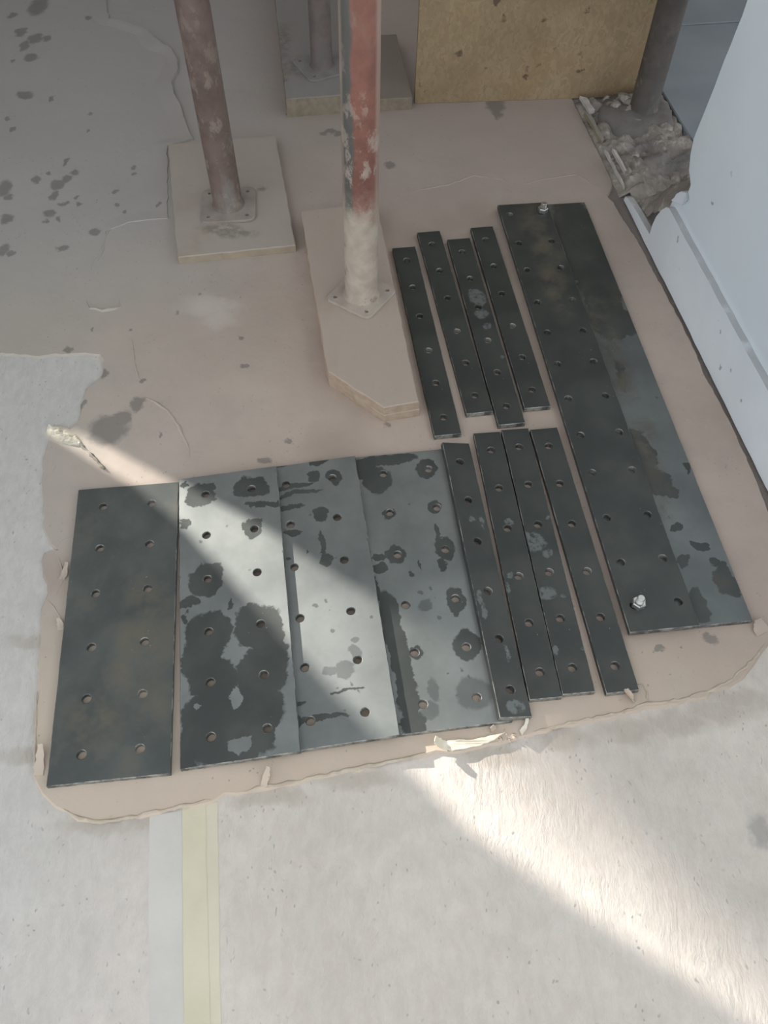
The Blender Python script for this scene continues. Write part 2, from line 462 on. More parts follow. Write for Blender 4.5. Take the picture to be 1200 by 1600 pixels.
def mat_skirt():
    n = NT('white_painted_skirting')
    c = n.mix(n.ramp(n.noise(5, 4), 0.3, 0.7), (0.68, 0.73, 0.785), (0.74, 0.79, 0.84))
    scr = n.math('MULTIPLY', n.ramp(n.noise(1.0, 4, 0.6, n.scaled(n.warp(6, 0.05), (40, 7, 40))), 0.66, 0.72), n.ramp(n.noise(5, 2), 0.48, 0.6))
    c = n.mix(n.math('MULTIPLY', scr, 0.6), c, (0.40, 0.41, 0.43))
    ch = n.math('MULTIPLY', n.ramp(n.voro(20, n.warp(40, 0.03)), 0.13, 0.08), n.ramp(n.noise(8, 2), 0.56, 0.62))
    c = n.mix(n.math('MULTIPLY', ch, 0.75), c, (0.22, 0.23, 0.24))
    # grey dust lying on the ledge
    geo = n.n('NewGeometry'); sz = n.n('SeparateXYZ'); n.put(sz.inputs[0], geo.outputs['Normal'])
    d = n.math('MULTIPLY', n.ramp(sz.outputs[2], 0.4, 0.9), n.ramp(n.noise(20, 4), 0.1, 0.5))
    c = n.mix(n.math('MULTIPLY', d, 0.85), c, (0.40, 0.405, 0.41))
    nb = n.bump(n.noise(6, 3), 0.25, 0.008)
    return n.out(c, 0.5, 0.0, nb, 0.4)

def mat_rubble():
    n = NT('broken_masonry_and_mortar')
    c = n.mix(n.ramp(n.noise(9, 6, 0.7), 0.34, 0.66), (0.215, 0.19, 0.17), (0.37, 0.335, 0.30))
    c = n.mix(n.ramp(n.noise(22, 6, 0.75), 0.52, 0.70), c, (0.52, 0.49, 0.45))
    c = n.mix(n.math('MULTIPLY', n.ramp(n.noise(5, 4), 0.52, 0.66), 0.6), c, (0.17, 0.175, 0.185))
    c = n.mix(n.math('MULTIPLY', n.ramp(n.voro(48, n.warp(20, .04)), 0.16, 0.08), 0.5), c, (0.11, 0.10, 0.095))
    nb = n.bump(n.noise(55, 6, 0.75), 0.7, 0.006)
    return n.out(c, 0.9, 0.0, nb, 0.2)

def mat_plain(name, a, b, scale=8, rough=0.8, bump=0.2):
    n = NT(name)
    c = n.mix(n.ramp(n.noise(scale, 5), 0.3, 0.7), a, b)
    return n.out(c, rough, 0.0, n.bump(n.noise(scale * 12, 4), bump, 0.002), 0.3)

M_CONC, M_SKIM, M_TORN, M_FLAKE = mat_concrete(), mat_skim(), mat_torn(), mat_flake()
M_BARE, M_ZINC = mat_bare(), mat_zinc()
M_PLASTER, M_SKIRT, M_RUBBLE = mat_plaster(), mat_skirt(), mat_rubble()
M_CEIL = mat_plain('grey_ceiling_concrete', (0.40, 0.39, 0.38), (0.48, 0.47, 0.46))
M_HOARD = mat_plain('grey_brown_hoarding', (0.33, 0.30, 0.27), (0.40, 0.37, 0.33), 5)
M_SLAB = mat_plain('blue_grey_smooth_slab', (0.215, 0.24, 0.265), (0.26, 0.285, 0.31), 4, 0.6, 0.08)

# ------------------------------------------------------------------ floor
FLOOR_Z = -0.005
bm = bmesh.new()
box(bm, -2.3, 3.2, -3.2, 4.4, -0.15, FLOOR_Z)
floor = obj('floor', bm, M_CONC)
tag(floor, 'pale grey brushed concrete floor slab', None, kind='structure')

# skim coat: a thin beige layer on the slab with a ragged torn edge
edge_px = [(-60, 556), (0, 552), (60, 557), (110, 553), (155, 555), (161, 572), (156, 590), (135, 606), (126, 630), (122, 655), (110, 668), (88, 664),
           (72, 672), (74, 690), (66, 715), (64, 760), (66, 820), (72, 842), (86, 858), (70, 862), (62, 876), (66, 900), (74, 925), (62, 950), (60, 1000),
           (56, 1080), (54, 1160), (52, 1222), (66, 1240), (86, 1262), (120, 1280), (155, 1287), (205, 1280), (262, 1268), (330, 1254), (352, 1240), (372, 1242),
           (420, 1231), (470, 1224), (520, 1212), (575, 1200), (640, 1186), (682, 1176), (720, 1174), (780, 1160), (828, 1148), (880, 1136), (940, 1124),
           (985, 1117), (1010, 1106), (1060, 1100), (1105, 1088), (1150, 1068), (1182, 1040), (1200, 1008), (1240, 960)]
edge = [at(*p).to_2d() for p in edge_px]
edge_f = subdivide(edge, 0.014, 0.0028, closed=False)
back = [Vector(p) for p in subdivide([wp(a, b).to_2d() for a, b in ((1.08, -0.02), (0.95, -0.012), (0.86, -0.005), (0.72, -0.004), (0.62, -0.009), (0.55, -0.003), (0.42, -0.004), (0.30, -0.008), (0.16, -0.012), (0.06, -0.022), (0.0, -0.026), (-0.03, -0.036), (-0.055, -0.014), (-0.09, -0.002), (-0.3, 0.0), (-0.75, -0.002))], 0.012, 0.0014, closed=False)] + [ Vector((0.45, 4.1)), Vector((-2.1, 4.1)), Vector((-2.1, at(-60, 556).y))]
sheet_pts = [tuple(p) for p in edge_f] + [tuple(p) for p in back]
cover = empty('floor_skim_coat', 'thin beige skim coat with ragged torn edges lying on the pale concrete floor', 'floor covering')
bm = bmesh.new()
ins = inset(sheet_pts, 0.0035)
lo = [bm.verts.new((p[0], p[1], FLOOR_Z)) for p in sheet_pts]
hi = [bm.verts.new((p[0], p[1], 0)) for p in ins]
for i in range(len(lo)):
    j = (i + 1) % len(lo)
    bm.faces.new((lo[i], lo[j], hi[j], hi[i]))
fill(bm, [[(p[0], p[1], 0) for p in ins]], [hi])
bmesh.ops.recalc_face_normals(bm, faces=bm.faces[:])
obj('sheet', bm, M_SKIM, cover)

def ridge(pts, width, height, name, mat, parent, z=0.0, seed=0, taper=True):
    """irregular raised lip following a path"""
    rnd = random.Random(seed)
    bm = bmesh.new()
    rows = []
    n = len(pts)
    for i, p in enumerate(pts):
        a = Vector(pts[max(0, i - 1)]); b = Vector(pts[min(n - 1, i + 1)])
        t = (b - a)
        t = t.normalized() if t.length else Vector((1, 0))
        nr = Vector((-t.y, t.x))
        k = min(1, i / 3, (n - 1 - i) / 3) if taper else 1
        w = width * rnd.uniform(0.45, 1.3) * max(0.15, k)
        h = height * rnd.uniform(0.3, 1.35) * max(0.05, k)
        p = Vector(p)
        row = []
        for u, hh in ((-0.5, -0.0015), (-0.28, h * 0.75), (0.02, h), (0.3, h * 0.35), (0.5, -0.0015)):
            q = p + nr * (u * w)
            row.append(bm.verts.new((q.x, q.y, z + hh)))
        rows.append(row)
    for a, b in zip(rows, rows[1:]):
        for k in range(4):
            bm.faces.new((a[k], a[k + 1], b[k + 1], b[k]))
    return smooth(obj(name, bm, mat, parent), 60)

def px_path(px, step, jit, z=0.0):
    return subdivide([at(*p, z).to_2d() for p in px], step, jit, closed=False)

ridge(px_path([(96, 1262), (125, 1277), (155, 1283), (205, 1276), (262, 1263), (330, 1249)], 0.009, 0.0018), 0.007, 0.0022, 'torn_edge', M_TORN, cover, seed=1)
ridge(px_path([(372, 1238), (420, 1227), (470, 1219), (520, 1207), (575, 1196), (640, 1182), (680, 1172)], 0.009, 0.0018), 0.007, 0.0022, 'torn_edge', M_TORN, cover, seed=2)
ridge(px_path([(830, 1143), (880, 1131), (940, 1119), (975, 1112), (1010, 1099), (1060, 1093), (1105, 1080), (1145, 1060), (1175, 1032), (1196, 1004)], 0.008, 0.002), 0.006, 0.002, 'torn_edge', M_TORN, cover, seed=3)
ridge(px_path([(58, 1080), (56, 1160), (55, 1215)], 0.012, 0.001), 0.006, 0.002, 'torn_edge', M_TORN, cover, seed=4)
ridge(px_path([(968, 1080), (1004, 1070), (1010, 1082), (1013, 1096), (1022, 1104)], 0.006, 0.0015), 0.007, 0.0022, 'torn_edge', M_TORN, cover, seed=5)
# creases in the coat
for k, (pp, w, h) in enumerate([
        ([(205, 528), (209, 560), (215, 590), (226, 602)], 0.007, 0.0022), ([(222, 620), (240, 628), (262, 640), (276, 660), (285, 680), (296, 702), (296, 715)], 0.009, 0.004),
        ([(640, 300), (700, 288), (742, 274), (788, 282), (800, 290)], 0.008, 0.0018), ([(800, 292), (850, 280), (900, 272), (925, 288), (942, 296), (955, 288)], 0.008, 0.0018),
        ([(135, 470), (140, 482), (160, 486), (188, 480), (186, 468)], 0.012, 0.004), ([(140, 425), (146, 412), (158, 398), (162, 372), (174, 356), (200, 346), (235, 343), (262, 341)], 0.007, 0.0025),
        ([(88, 860), (96, 846), (112, 838)], 0.007, 0.003), ([(92, 870), (98, 890), (96, 910), (88, 930)], 0.010, 0.004), ([(72, 935), (86, 948), (98, 968)], 0.009, 0.003), ([(80, 740), (86, 730), (82, 718)], 0.01, 0.003)]):
    ridge(px_path(pp, 0.012, 0.002), w, h, 'crease', M_SKIM, cover, seed=20 + k)

# second, upper layer at the back left: highest along its torn right edge, feathered out elsewhere
lay_px = [(164, -60, 3), (166, 0, 4), (170, 32, 3.5), (196, 35, 3), (228, 48, 4), (255, 72, 5), (270, 80, 5), (279, 104, 6), (276, 118, 6), (267, 134, 6), (273, 150, 6), (281, 166, 6),
          (287, 184, 5), (292, 202, 5), (303, 219, 4), (262, 228, 2), (262, 300, 1), (262, 342, 1.2), (200, 347, 1.2), (165, 362, 1.0), (160, 398, 0.8), (144, 420, 0.6)]
lay = [(at(a, b).to_2d(), c) for a, b, c in lay_px]
ring = []
for (p, a), (q, b) in zip(lay, lay[1:]):
    k = max(1, int((q - p).length / 0.02))
    for j in range(k):
        t = j / k
        w = p.lerp(q, t)
        ring.append((w.x + random.uniform(-.0025, .0025), w.y + random.uniform(-.0025, .0025), (a + (b - a) * t) * 0.0016))
bm = bmesh.new()
rows = []
for i, p in enumerate(ring):
    a = Vector(ring[max(0, i - 4)][:2]); b = Vector(ring[min(len(ring) - 1, i + 4)][:2])
    t = (b - a).normalized()
    nr = Vector((t.y, -t.x))
    P = Vector(p[:2]); h = p[2]
    row = [bm.verts.new((P.x - nr.x * 0.0012, P.y - nr.y * 0.0012, -0.001))]
    wd = 0.05 + 0.03 * mnoise.noise(Vector((P.x * 7, P.y * 7, 0)))
    for f, g in ((0, 1), (0.25, 0.85), (0.5, 0.5), (0.75, 0.18), (1, -0.12)):
        row.append(bm.verts.new((P.x + nr.x * wd * f, P.y + nr.y * wd * f, h * g)))
    rows.append(row)
for a, b in zip(rows, rows[1:]):
    for k in range(5):
        bm.faces.new((a[k], a[k + 1], b[k + 1], b[k]))
smooth(obj('lifted_layer', bm, M_SKIM, cover), 55)

def flap(p, ang, width, length, curl, name='torn_flap', mat=None, parent=None, lift=0.0, seed=0, z=0.0, rise=0.2, thick=0.0016):
    """a peeled tongue of the coat, curling up along its length"""
    rnd = random.Random(seed)
    bm = bmesh.new()
    nu, nv = 6, 9
    t = Vector((math.cos(ang), math.sin(ang), 0)); s = Vector((-t.y, t.x, 0))
    pos = Vector((p.x, p.y, z + 0.0005)); a = rise
    rows = []
    for i in range(nv):
        f = i / (nv - 1)
        w = width * (1 - 0.55 * f * f) * rnd.uniform(0.85, 1.12)
        nrm = t * -math.sin(a) + Vector((0, 0, math.cos(a)))
        row = []
        for k in range(nu):
            u = k / (nu - 1) - 0.5
            q = pos + s * (u * w + rnd.uniform(-.0008, .0008)) + nrm * (lift * (u * u) * 4 * f + rnd.uniform(-.0005, .0005))
            row.append((q, nrm))
        rows.append(row)
        step = length / (nv - 1)
        pos = pos + (t * math.cos(a) + Vector((0, 0, math.sin(a)))) * step
        a += curl / (nv - 1)
    top = [[bm.verts.new(q + n_ * thick * 0.5) for q, n_ in r] for r in rows]
    bot = [[bm.verts.new(q - n_ * thick * 0.5) for q, n_ in r] for r in rows]
    for i in range(nv - 1):
        for k in range(nu - 1):
            bm.faces.new((top[i][k], top[i][k + 1], top[i + 1][k + 1], top[i + 1][k]))
            bm.faces.new((bot[i][k], bot[i + 1][k], bot[i + 1][k + 1], bot[i][k + 1]))
    for i in range(nv - 1):
        bm.faces.new((top[i][0], top[i + 1][0], bot[i + 1][0], bot[i][0]))
        bm.faces.new((top[i][-1], bot[i][-1], bot[i + 1][-1], top[i + 1][-1]))
    for k in range(nu - 1):
        bm.faces.new((top[0][k], bot[0][k], bot[0][k + 1], top[0][k + 1]))
        bm.faces.new((top[-1][k], top[-1][k + 1], bot[-1][k + 1], bot[-1][k]))
    return smooth(obj(name, bm, mat or M_SKIM, parent), 50)

flap(at(986, 1086), R(215), 0.030, 0.030, 1.7, parent=cover, seed=3, rise=0.5)
flap(at(412, 1229), R(75), 0.012, 0.034, 0.5, parent=cover, seed=5, rise=0.4)
flap(at(60, 1212), R(95), 0.016, 0.050, 0.35, parent=cover, seed=6, rise=0.12)
flap(at(97, 906), R(80), 0.012, 0.034, 0.5, parent=cover, seed=10, rise=0.2)
flap(at(96, 985), R(110), 0.012, 0.024, 0.5, parent=cover, seed=11, rise=0.2)
flap(at(1192, 990), R(120), 0.030, 0.030, 0.9, parent=cover, seed=12, rise=0.3)

# lifted flakes lit by the sun at the front edge
def slab_flake(px, name, label, z0=0.0, tilt=0.15, mat=M_FLAKE, thick=0.002, seed=1):
    rnd = random.Random(seed)
    pts = [at(*p).to_2d() for p in px]
    c = sum(pts, Vector((0, 0))) / len(pts)
    f = subdivide([tuple(p) for p in pts], 0.006, 0.0007)
    bm = bmesh.new()
    def hz(p): return z0 + max(0, (p[1] - c.y + 0.02)) * tilt + 0.0015 * math.sin(90 * p[0] + seed)
    lo = [bm.verts.new((p[0], p[1], hz(p))) for p in f]
    hi = [bm.verts.new((p[0], p[1], hz(p) + thick)) for p in inset(f, 0.0006)]
    for i in range(len(f)):
        j = (i + 1) % len(f)
        bm.faces.new((lo[i], lo[j], hi[j], hi[i]))
    fill(bm, [[(p[0], p[1], 0) for p in f]], [hi]); fill(bm, [[(p[0], p[1], 0) for p in f]], [lo], True)
    o = obj(name, bm, mat)
    return tag(o, label, 'flake')
slab_flake([(699, 1158), (735, 1157), (768, 1150), (790, 1146), (772, 1158), (745, 1167), (706, 1175), (694, 1170)], 'skim_flake', 'long bright cream flake in the sun below the fourth wide plate', 0.002, 0.05, seed=2)
slab_flake([(826, 1124), (823, 1140), (815, 1150), (811, 1142), (818, 1134), (820, 1122)], 'skim_flake', 'small bright cream flake standing at the lower end of the tilted bar', 0.001, 0.08, seed=4)
fl = flap(at(700, 1168), R(165), 0.018, 0.034, 1.3, 'skim_flake', M_FLAKE, None, seed=14, rise=0.15, z=0.003)
tag(fl, 'curled cream flake at the left end of the long sunlit flake', 'flake')
fl = flap(at(772, 1142), R(120), 0.011, 0.012, 1.2, 'skim_flake', M_TORN, None, seed=15, rise=0.5, z=0.001)
tag(fl, 'tiny curled flake between fourth wide plate and long sunlit flake', 'flake')
bm = bmesh.new()
for k in range(9):
    p = at(785 + random.uniform(-18, 20), 1152 + random.uniform(-6, 6))
    r = random.uniform(0.003, 0.008)
    vs_ = [bm.verts.new((p.x + r * math.cos(a) * random.uniform(.6, 1.2), p.y + r * math.sin(a) * random.uniform(.5, 1), -0.001 + 0.0)) for a in [i * 1.047 for i in range(6)]]
    tp = bm.verts.new((p.x, p.y, random.uniform(0.003, 0.007)))
    for i in range(6): bm.faces.new((vs_[i], vs_[(i + 1) % 6], tp))
tag(obj('crumbs', bm, M_SKIM, cover), 'broken crumbs of skim coat', kind='stuff')

# ------------------------------------------------------------------ tape on the front floor
def tape(name, px_l, px_r, label, mat, z=FLOOR_Z, th=0.0006, jit=0.0006):
    L = [at(*p, z).to_2d() for p in px_l]; Rr = [at(*p, z).to_2d() for p in px_r]
    pts = subdivide([tuple(p) for p in L + Rr[::-1]], 0.02, jit)
    return tag(obj(name, prism(pts, z - 0.0003, z + th), mat), label, 'tape')
M_TAPE = mat_plain('cream_paper_tape', (0.545, 0.495, 0.375), (0.60, 0.55, 0.425), 10, 0.6, 0.15)
M_TAPE2 = mat_plain('cream_paper_tape_overlap', (0.55, 0.50, 0.395), (0.605, 0.555, 0.44), 10, 0.6, 0.15)
M_PALE = mat_plain('pale_grey_filler_band', (0.505, 0.475, 0.44), (0.57, 0.54, 0.505), 7, 0.8, 0.2)
t1 = empty('paper_tape', 'cream paper tape strip running from the skim coat towards the viewer', 'tape')
def strip(parent, name, px, mat, z, th):
    pts = subdivide([tuple(at(*p, FLOOR_Z).to_2d()) for p in px], 0.02, 0.0006)
    return obj(name, prism(pts, z - 0.0002, z + th), mat, parent)
strip(t1, 'lower_strip', [(285, 1262), (340, 1254), (342, 1400), (346, 1640), (288, 1640), (286, 1450)], M_TAPE2, FLOOR_Z, 0.0006)
strip(t1, 'upper_strip', [(285, 1262), (321, 1257), (324, 1420), (330, 1640), (288, 1640), (286, 1450)], M_TAPE, FLOOR_Z + 0.0006, 0.0006)
tape('filler_band', [(234, 1276), (232, 1400), (233, 1560), (234, 1640)], [(285, 1266), (286, 1400), (288, 1560), (288, 1640)], 'pale grey filler band on the concrete, left of the cream tape', M_PALE, th=0.0003)['category'] = 'floor marking'

# ------------------------------------------------------------------ steel plates and bars
def plate_mesh(w, l, t, holes, r, seed=0, ch=0.0009):
    """flat steel with drilled holes; material slot 0 face, 1 bright sheared edge and hole rims"""
    rnd = random.Random(seed)
    st = random.getstate(); random.seed(seed)
    out = subdivide([(-w / 2, -l / 2), (w / 2, -l / 2), (w / 2, l / 2), (-w / 2, l / 2)], 0.03, 0.00025)
    random.setstate(st)
    bm = bmesh.new()
    top_in = inset(out, ch)
    lo = [bm.verts.new((p[0], p[1], 0)) for p in out]
    md = [bm.verts.new((p[0], p[1], t - ch)) for p in out]
    hi = [bm.verts.new((p[0], p[1], t)) for p in top_in]
    n = len(out)
    def band(a, b, mi, rev=False):
        k = len(a)
        for i in range(k):
            q = (a[i], a[(i + 1) % k], b[(i + 1) % k], b[i])
            f = bm.faces.new(q[::-1] if rev else q); f.material_index = mi
    band(lo, md, 0); band(md, hi, 1)
    for f in bm.faces:                                    # freshly sawn near end
        if all(v.co.y < -l / 2 + 0.002 for v in f.verts): f.material_index = 1
    tl, tv, bl, bv = [[(p[0], p[1], 0) for p in top_in]], [hi], [[(p[0], p[1], 0) for p in out]], [lo]
    seg = 20
    for x, y in holes:
        x += rnd.uniform(-.0008, .0008); y += rnd.uniform(-.0008, .0008)
        c1 = [(x + (r + 0.001) * math.cos(2 * math.pi * k / seg), y + (r + 0.001) * math.sin(2 * math.pi * k / seg)) for k in range(seg)]
        c0 = [(x + r * math.cos(2 * math.pi * k / seg), y + r * math.sin(2 * math.pi * k / seg)) for k in range(seg)]
        a = [bm.verts.new((*p, t)) for p in c1]; b = [bm.verts.new((*p, t - 0.001)) for p in c0]; c = [bm.verts.new((*p, 0)) for p in c0]
        band(a, b, 1, True); band(b, c, 1, True)
        tl.append([(*p, 0) for p in c1]); tv.append(a); bl.append([(*p, 0) for p in c0]); bv.append(c)
    fill(bm, tl, tv); fill(bm, bl, bv, True)
    bmesh.ops.recalc_face_normals(bm, faces=bm.faces[:])
    me = bpy.data.meshes.new('steel_flat')
    bm.to_mesh(me); bm.free()
    return me

ROWS6 = [0.247, 0.151, 0.054, -0.054, -0.151, -0.247]
def steel(name, cx, cy, w, l, t, rot, holes, r, mat, label, group, cat='plate', z=0.0003, tilt=0.0, seed=0):
    o = obj(name, plate_mesh(w, l, t, holes, r, seed), [mat, M_BARE])
    o.matrix_world = Matrix.Translation((cx, cy, z)) @ Matrix.Rotation(rot, 4, 'Z') @ Matrix.Rotation(tilt, 4, 'Y')
    return tag(o, label, cat, group)

W2 = {'P2': [(-8, -212, 88, 52), (62, -105, 30, 60), (-58, -105, 34, 62), (-52, 248, 30, 31), (45, 248, 35, 28), (43, 154, 22, 23), (-85, 185, 12, 13), (-46, 53, 32, 38), (-80, 10, 18, 16), (-47, -56, 43, 42), (43, -58, 43, 45), (-38, -145, 44, 42), (45, -147, 44, 47), (-16, -253, 84, 55), (-48, -200, 47, 31), (41, -207, 39, 27), (-87, 277, 8, 8), (-27, 264, 10, 9), (73, 204, 40, 7), (-7, -5, 5, 13), (-84, -21, 6, 10), (-91, -273, 17, 42)],
      'P2d': [(-3, -187, 9, 23), (2, -268, 17, 13), (-73, -194, 4, 5), (-10, -96, 5, 15), (71, -264, 13, 26)],
      'P3': [(28, 255, 13, 14), (30, 162, 15, 16), (33, 59, 14, 15), (67, 244, 13, 17), (-19, 239, 44, 7), (-12, 221, 53, 5), (-36, 192, 35, 6), (-23, 132, 17, 8), (-51, 105, 5, 6), (-68, 180, 13, 4), (-66, -216, 30, 8), (-21, -248, 56, 6), (38, -204, 30, 3), (-62, -248, 19, 17), (-76, -283, 22, 22), (-41, 71, 4, 4), (-4, 84, 3, 4), (41, 294, 18, 14), (-40, 299, 27, 11), (27, 99, 6, 30)],
      'P3g': [(40, -163, 14, 15), (63, -136, 12, 13), (16, -164, 17, 8), (68, -113, 6, 6)],
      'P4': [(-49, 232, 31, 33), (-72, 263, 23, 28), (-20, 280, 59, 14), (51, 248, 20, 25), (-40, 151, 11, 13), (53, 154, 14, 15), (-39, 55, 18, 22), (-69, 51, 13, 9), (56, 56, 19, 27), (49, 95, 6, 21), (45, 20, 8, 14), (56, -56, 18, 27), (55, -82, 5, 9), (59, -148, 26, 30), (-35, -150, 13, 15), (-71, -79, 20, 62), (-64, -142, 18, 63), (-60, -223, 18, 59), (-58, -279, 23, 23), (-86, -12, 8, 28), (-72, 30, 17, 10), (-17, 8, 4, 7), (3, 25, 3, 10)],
      'P4g': [(-14, -225, 11, 22), (53, -238, 31, 30), (-3, -61, 16, 14), (-28, -260, 15, 16)],
      'L2': [(86, 350, 21, 42), (94, 287, 17, 61), (88, 139, 10, 14), (42, -1, 10, 52), (37, -294, 29, 43), (101, -264, 7, 15), (38, -406, 14, 10), (30, -484, 14, 13), (70, -456, 17, 13), (87, -490, 7, 10), (27, -576, 21, 36), (98, -529, 19, 38), (26, -211, 24, 61), (54, -318, 17, 22), (82, 517, 59, 69), (36, 453, 43, 109), (80, 430, 50, 90), (60, 230, 40, 60)],
      'L2r': [(45, 106, 26, 55), (42, -1, 25, 69), (45, -190, 24, 62), (23, -343, 23, 42), (30, 200, 30, 80)],
      'L2d': [(86, 84, 20, 37), (72, -56, 19, 50), (39, -365, 17, 28), (55, -543, 11, 37), (108, -579, 8, 24), (50, -493, 16, 26)],
      'B': [(3, 69, 10, 7), (-18, -51, 6, 9), (-26, -75, 4, 13)],
      'C': [(-16, 15, 23, 23), (5, -14, 11, 9), (-13, -97, 17, 13), (22, 68, 5, 6), (15, -106, 4, 6), (-22, -211, 4, 10), (25, -214, 4, 4)],
      'A': [(18, 99, 5, 14), (-2, 104, 5, 5), (10, -180, 5, 15), (3, -279, 17, 11), (-21, -68, 5, 16), (-16, -94, 5, 16)],
      'G': [(5, 87, 19, 28), (4, 32, 17, 16), (8, -11, 11, 10), (21, -110, 4, 7), (-4, 99, 11, 17)]}
def shift(l, dx): return [(x + dx, y, a, b) for x, y, a, b in l]
mP1 = mat_steel('oiled_plate_cloudy', [], brown=0.45, brown_at=[(40, -74, 49, 67), (-1, -109, 52, 38), (49, 27, 37, 42), (-39, -183, 47, 49), (66, -181, 26, 45)], tone=1.7)
mP2 = mat_steel('half_dry_plate_with_oil_blots', W2['P2'], W2['P2d'], True, brown=0.1, warp=(26, 0.036), tone=1.25)
mP3 = mat_steel('dry_plate_with_oil_streaks', shift(W2['P3'], -17), [], True, brown=0.1, grey=shift(W2['P3g'], -17), warp=(22, 0.03), tone=1.25)
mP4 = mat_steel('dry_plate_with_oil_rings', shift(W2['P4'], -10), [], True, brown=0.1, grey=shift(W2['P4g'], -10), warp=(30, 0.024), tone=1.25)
mL1 = mat_steel('oiled_long_plate', [], brown=0.25, tone=1.05, brown_at=[(20, 480, 40, 120), (10, 300, 30, 100)])
mL2 = mat_steel('long_plate_dry_patches', W2['L2'] + [(70, 400, 60, 260), (70, 170, 60, 60)], W2['L2d'], True, brown=0.7, brown_at=W2['L2r'], warp=(14, 0.05), tone=1.15, dt=0.75)
mBar = mat_steel('oiled_bar', [], brown=0.25, tone=0.95)
mBars = {k: mat_steel('oiled_bar_' + nm, [], W2[k], brown=0.3, warp=(40, 0.02), tone=0.95) for k, nm in (('A', 'rubbed'), ('B', 'scuffed'), ('C', 'patchy'), ('G', 'dusty'))}

R12 = [(sx * 0.046, y) for y in ROWS6 for sx in (-1, 1)]
G1 = 'wide drilled steel plates laid side by side'
T1 = 0.010
def rtop(cx, cy, rot, off):        # shift a centre sideways in the plate's own frame
    return cx + math.cos(rot) * off, cy + math.sin(rot) * off
steel('steel_plate', -0.4665, 0.7215, 0.195, 0.587, T1, R(7.76), R12, 0.0078, mP1, 'leftmost wide drilled steel plate, evenly dark with cloudy brown bloom', G1, seed=1)
def hinge(o, cx, cy, w, rot, tilt, zlift=0.0003):
    # rest the left lower edge on the floor and raise the right side
    o.matrix_world = Matrix.Translation((cx, cy, zlift + math.sin(tilt) * w / 2)) @ Matrix.Rotation(rot, 4, 'Z') @ Matrix.Rotation(-tilt, 4, 'Y')
o = steel('steel_plate', 0, 0, 0.195, 0.589, T1, 0, R12, 0.0078, mP2, 'second wide drilled steel plate, grey with big merged dark oil blots', G1, seed=2)
hinge(o, -0.2664, 0.757, 0.195, R(9.19), R(3.55))
cx, cy = rtop(-0.0913, 0.7921, R(9.62), -0.0172)
o = steel('steel_plate', 0, 0, 0.195, 0.590, T1, 0, R12, 0.0078, mP3, 'third wide drilled steel plate, dry grey and sunlit with oil streaks', G1, seed=3)
hinge(o, cx, cy, 0.195, R(9.62), R(3.1))
cx, cy = rtop(0.0731, 0.8232, R(9.21), 0.0085)
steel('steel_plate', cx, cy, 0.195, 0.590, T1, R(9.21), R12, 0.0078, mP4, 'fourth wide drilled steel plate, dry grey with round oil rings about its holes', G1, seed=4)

TB = 0.012
H6 = [(0.0, y) for y in ROWS6]
H6e = [(0.0, y * 1.03) for y in ROWS6]
GB, GT = 'narrow drilled bars, front group', 'narrow drilled bars, back group'
o = steel('steel_bar', 0, 0, 0.058, 0.594, TB, 0, H6, 0.0078, mBars['A'], 'narrow drilled bar tilted on edge of the fourth wide plate', GB, 'bar', seed=5)
tl = R(11.5)
o.matrix_world = Matrix.Translation((0.1845, 0.8456, 0.0003 + math.sin(tl) * 0.029)) @ Matrix.Rotation(R(8.41), 4, 'Z') @ Matrix.Rotation(tl, 4, 'Y')
steel('steel_bar', 0.2467, 0.8821, 0.0568, 0.590, TB, R(7.25), H6, 0.0078, mBars['B'], 'narrow drilled bar between tilted bar and pale-patched bar, lying flat', GB, 'bar', seed=6)
steel('steel_bar', 0.3048, 0.8935, 0.0568, 0.590, TB, R(7.10), H6, 0.0078, mBars['C'], 'narrow drilled bar with pale dry patches, front group', GB, 'bar', seed=7)
steel('steel_bar', 0.3730, 0.8977, 0.0577, 0.591, TB, R(8.55), H6, 0.0078, mBar, 'rightmost bar of the front group, plain dark, beside the long bolted plates', GB, 'bar', seed=8)
steel('steel_bar', 0.0792, 1.464, 0.0575, 0.606, TB, R(9.30), H6e, 0.0078, mBar, 'leftmost bar of the back group, beside the chamfered timber pad', GT, 'bar', seed=9)
steel('steel_bar', 0.1442, 1.5276, 0.0580, 0.607, TB, R(10.0), H6e, 0.0078, mBar, 'second bar of the back group, with a bare strip of floor on its left', GT, 'bar', seed=10)
steel('steel_bar', 0.2146, 1.5008, 0.0580, 0.610, TB, R(9.1), H6e, 0.0078, mBars['G'], 'dusty grey-smudged bar of the back group, reaching lowest among its three neighbours', GT, 'bar', seed=11)
steel('steel_bar', 0.2735, 1.5496, 0.0570, 0.610, TB, R(8.93), H6e, 0.0078, mBar, 'rightmost bar of the back group, its top end farthest back', GT, 'bar', seed=12)

rowsL = [0.572, 0.460, 0.359, 0.245, 0.143, 0.044, -0.058, -0.160, -0.259, -0.369, -0.470, -0.562]
GL = 'long steel plates bolted together'
aL = R(8.05)
HL = [(sx, y) for y in rowsL for sx in (-0.041, 0.041)]
c1 = (0.4196, 1.332)
c2 = (0.472, 1.3436)
steel('steel_plate', c2[0], c2[1], 0.229, 1.229, 0.010, aL, [], 0.0078, mL2, 'long wide steel plate underneath the drilled one, its bare right part stained brown and grey', GL, seed=13)
steel('steel_plate', c1[0], c1[1], 0.129, 1.229, 0.010, aL, HL, 0.0078, mL1, 'long dark plate with two rows of holes, bolted on top of the wider long plate', GL, z=0.0104, seed=14)

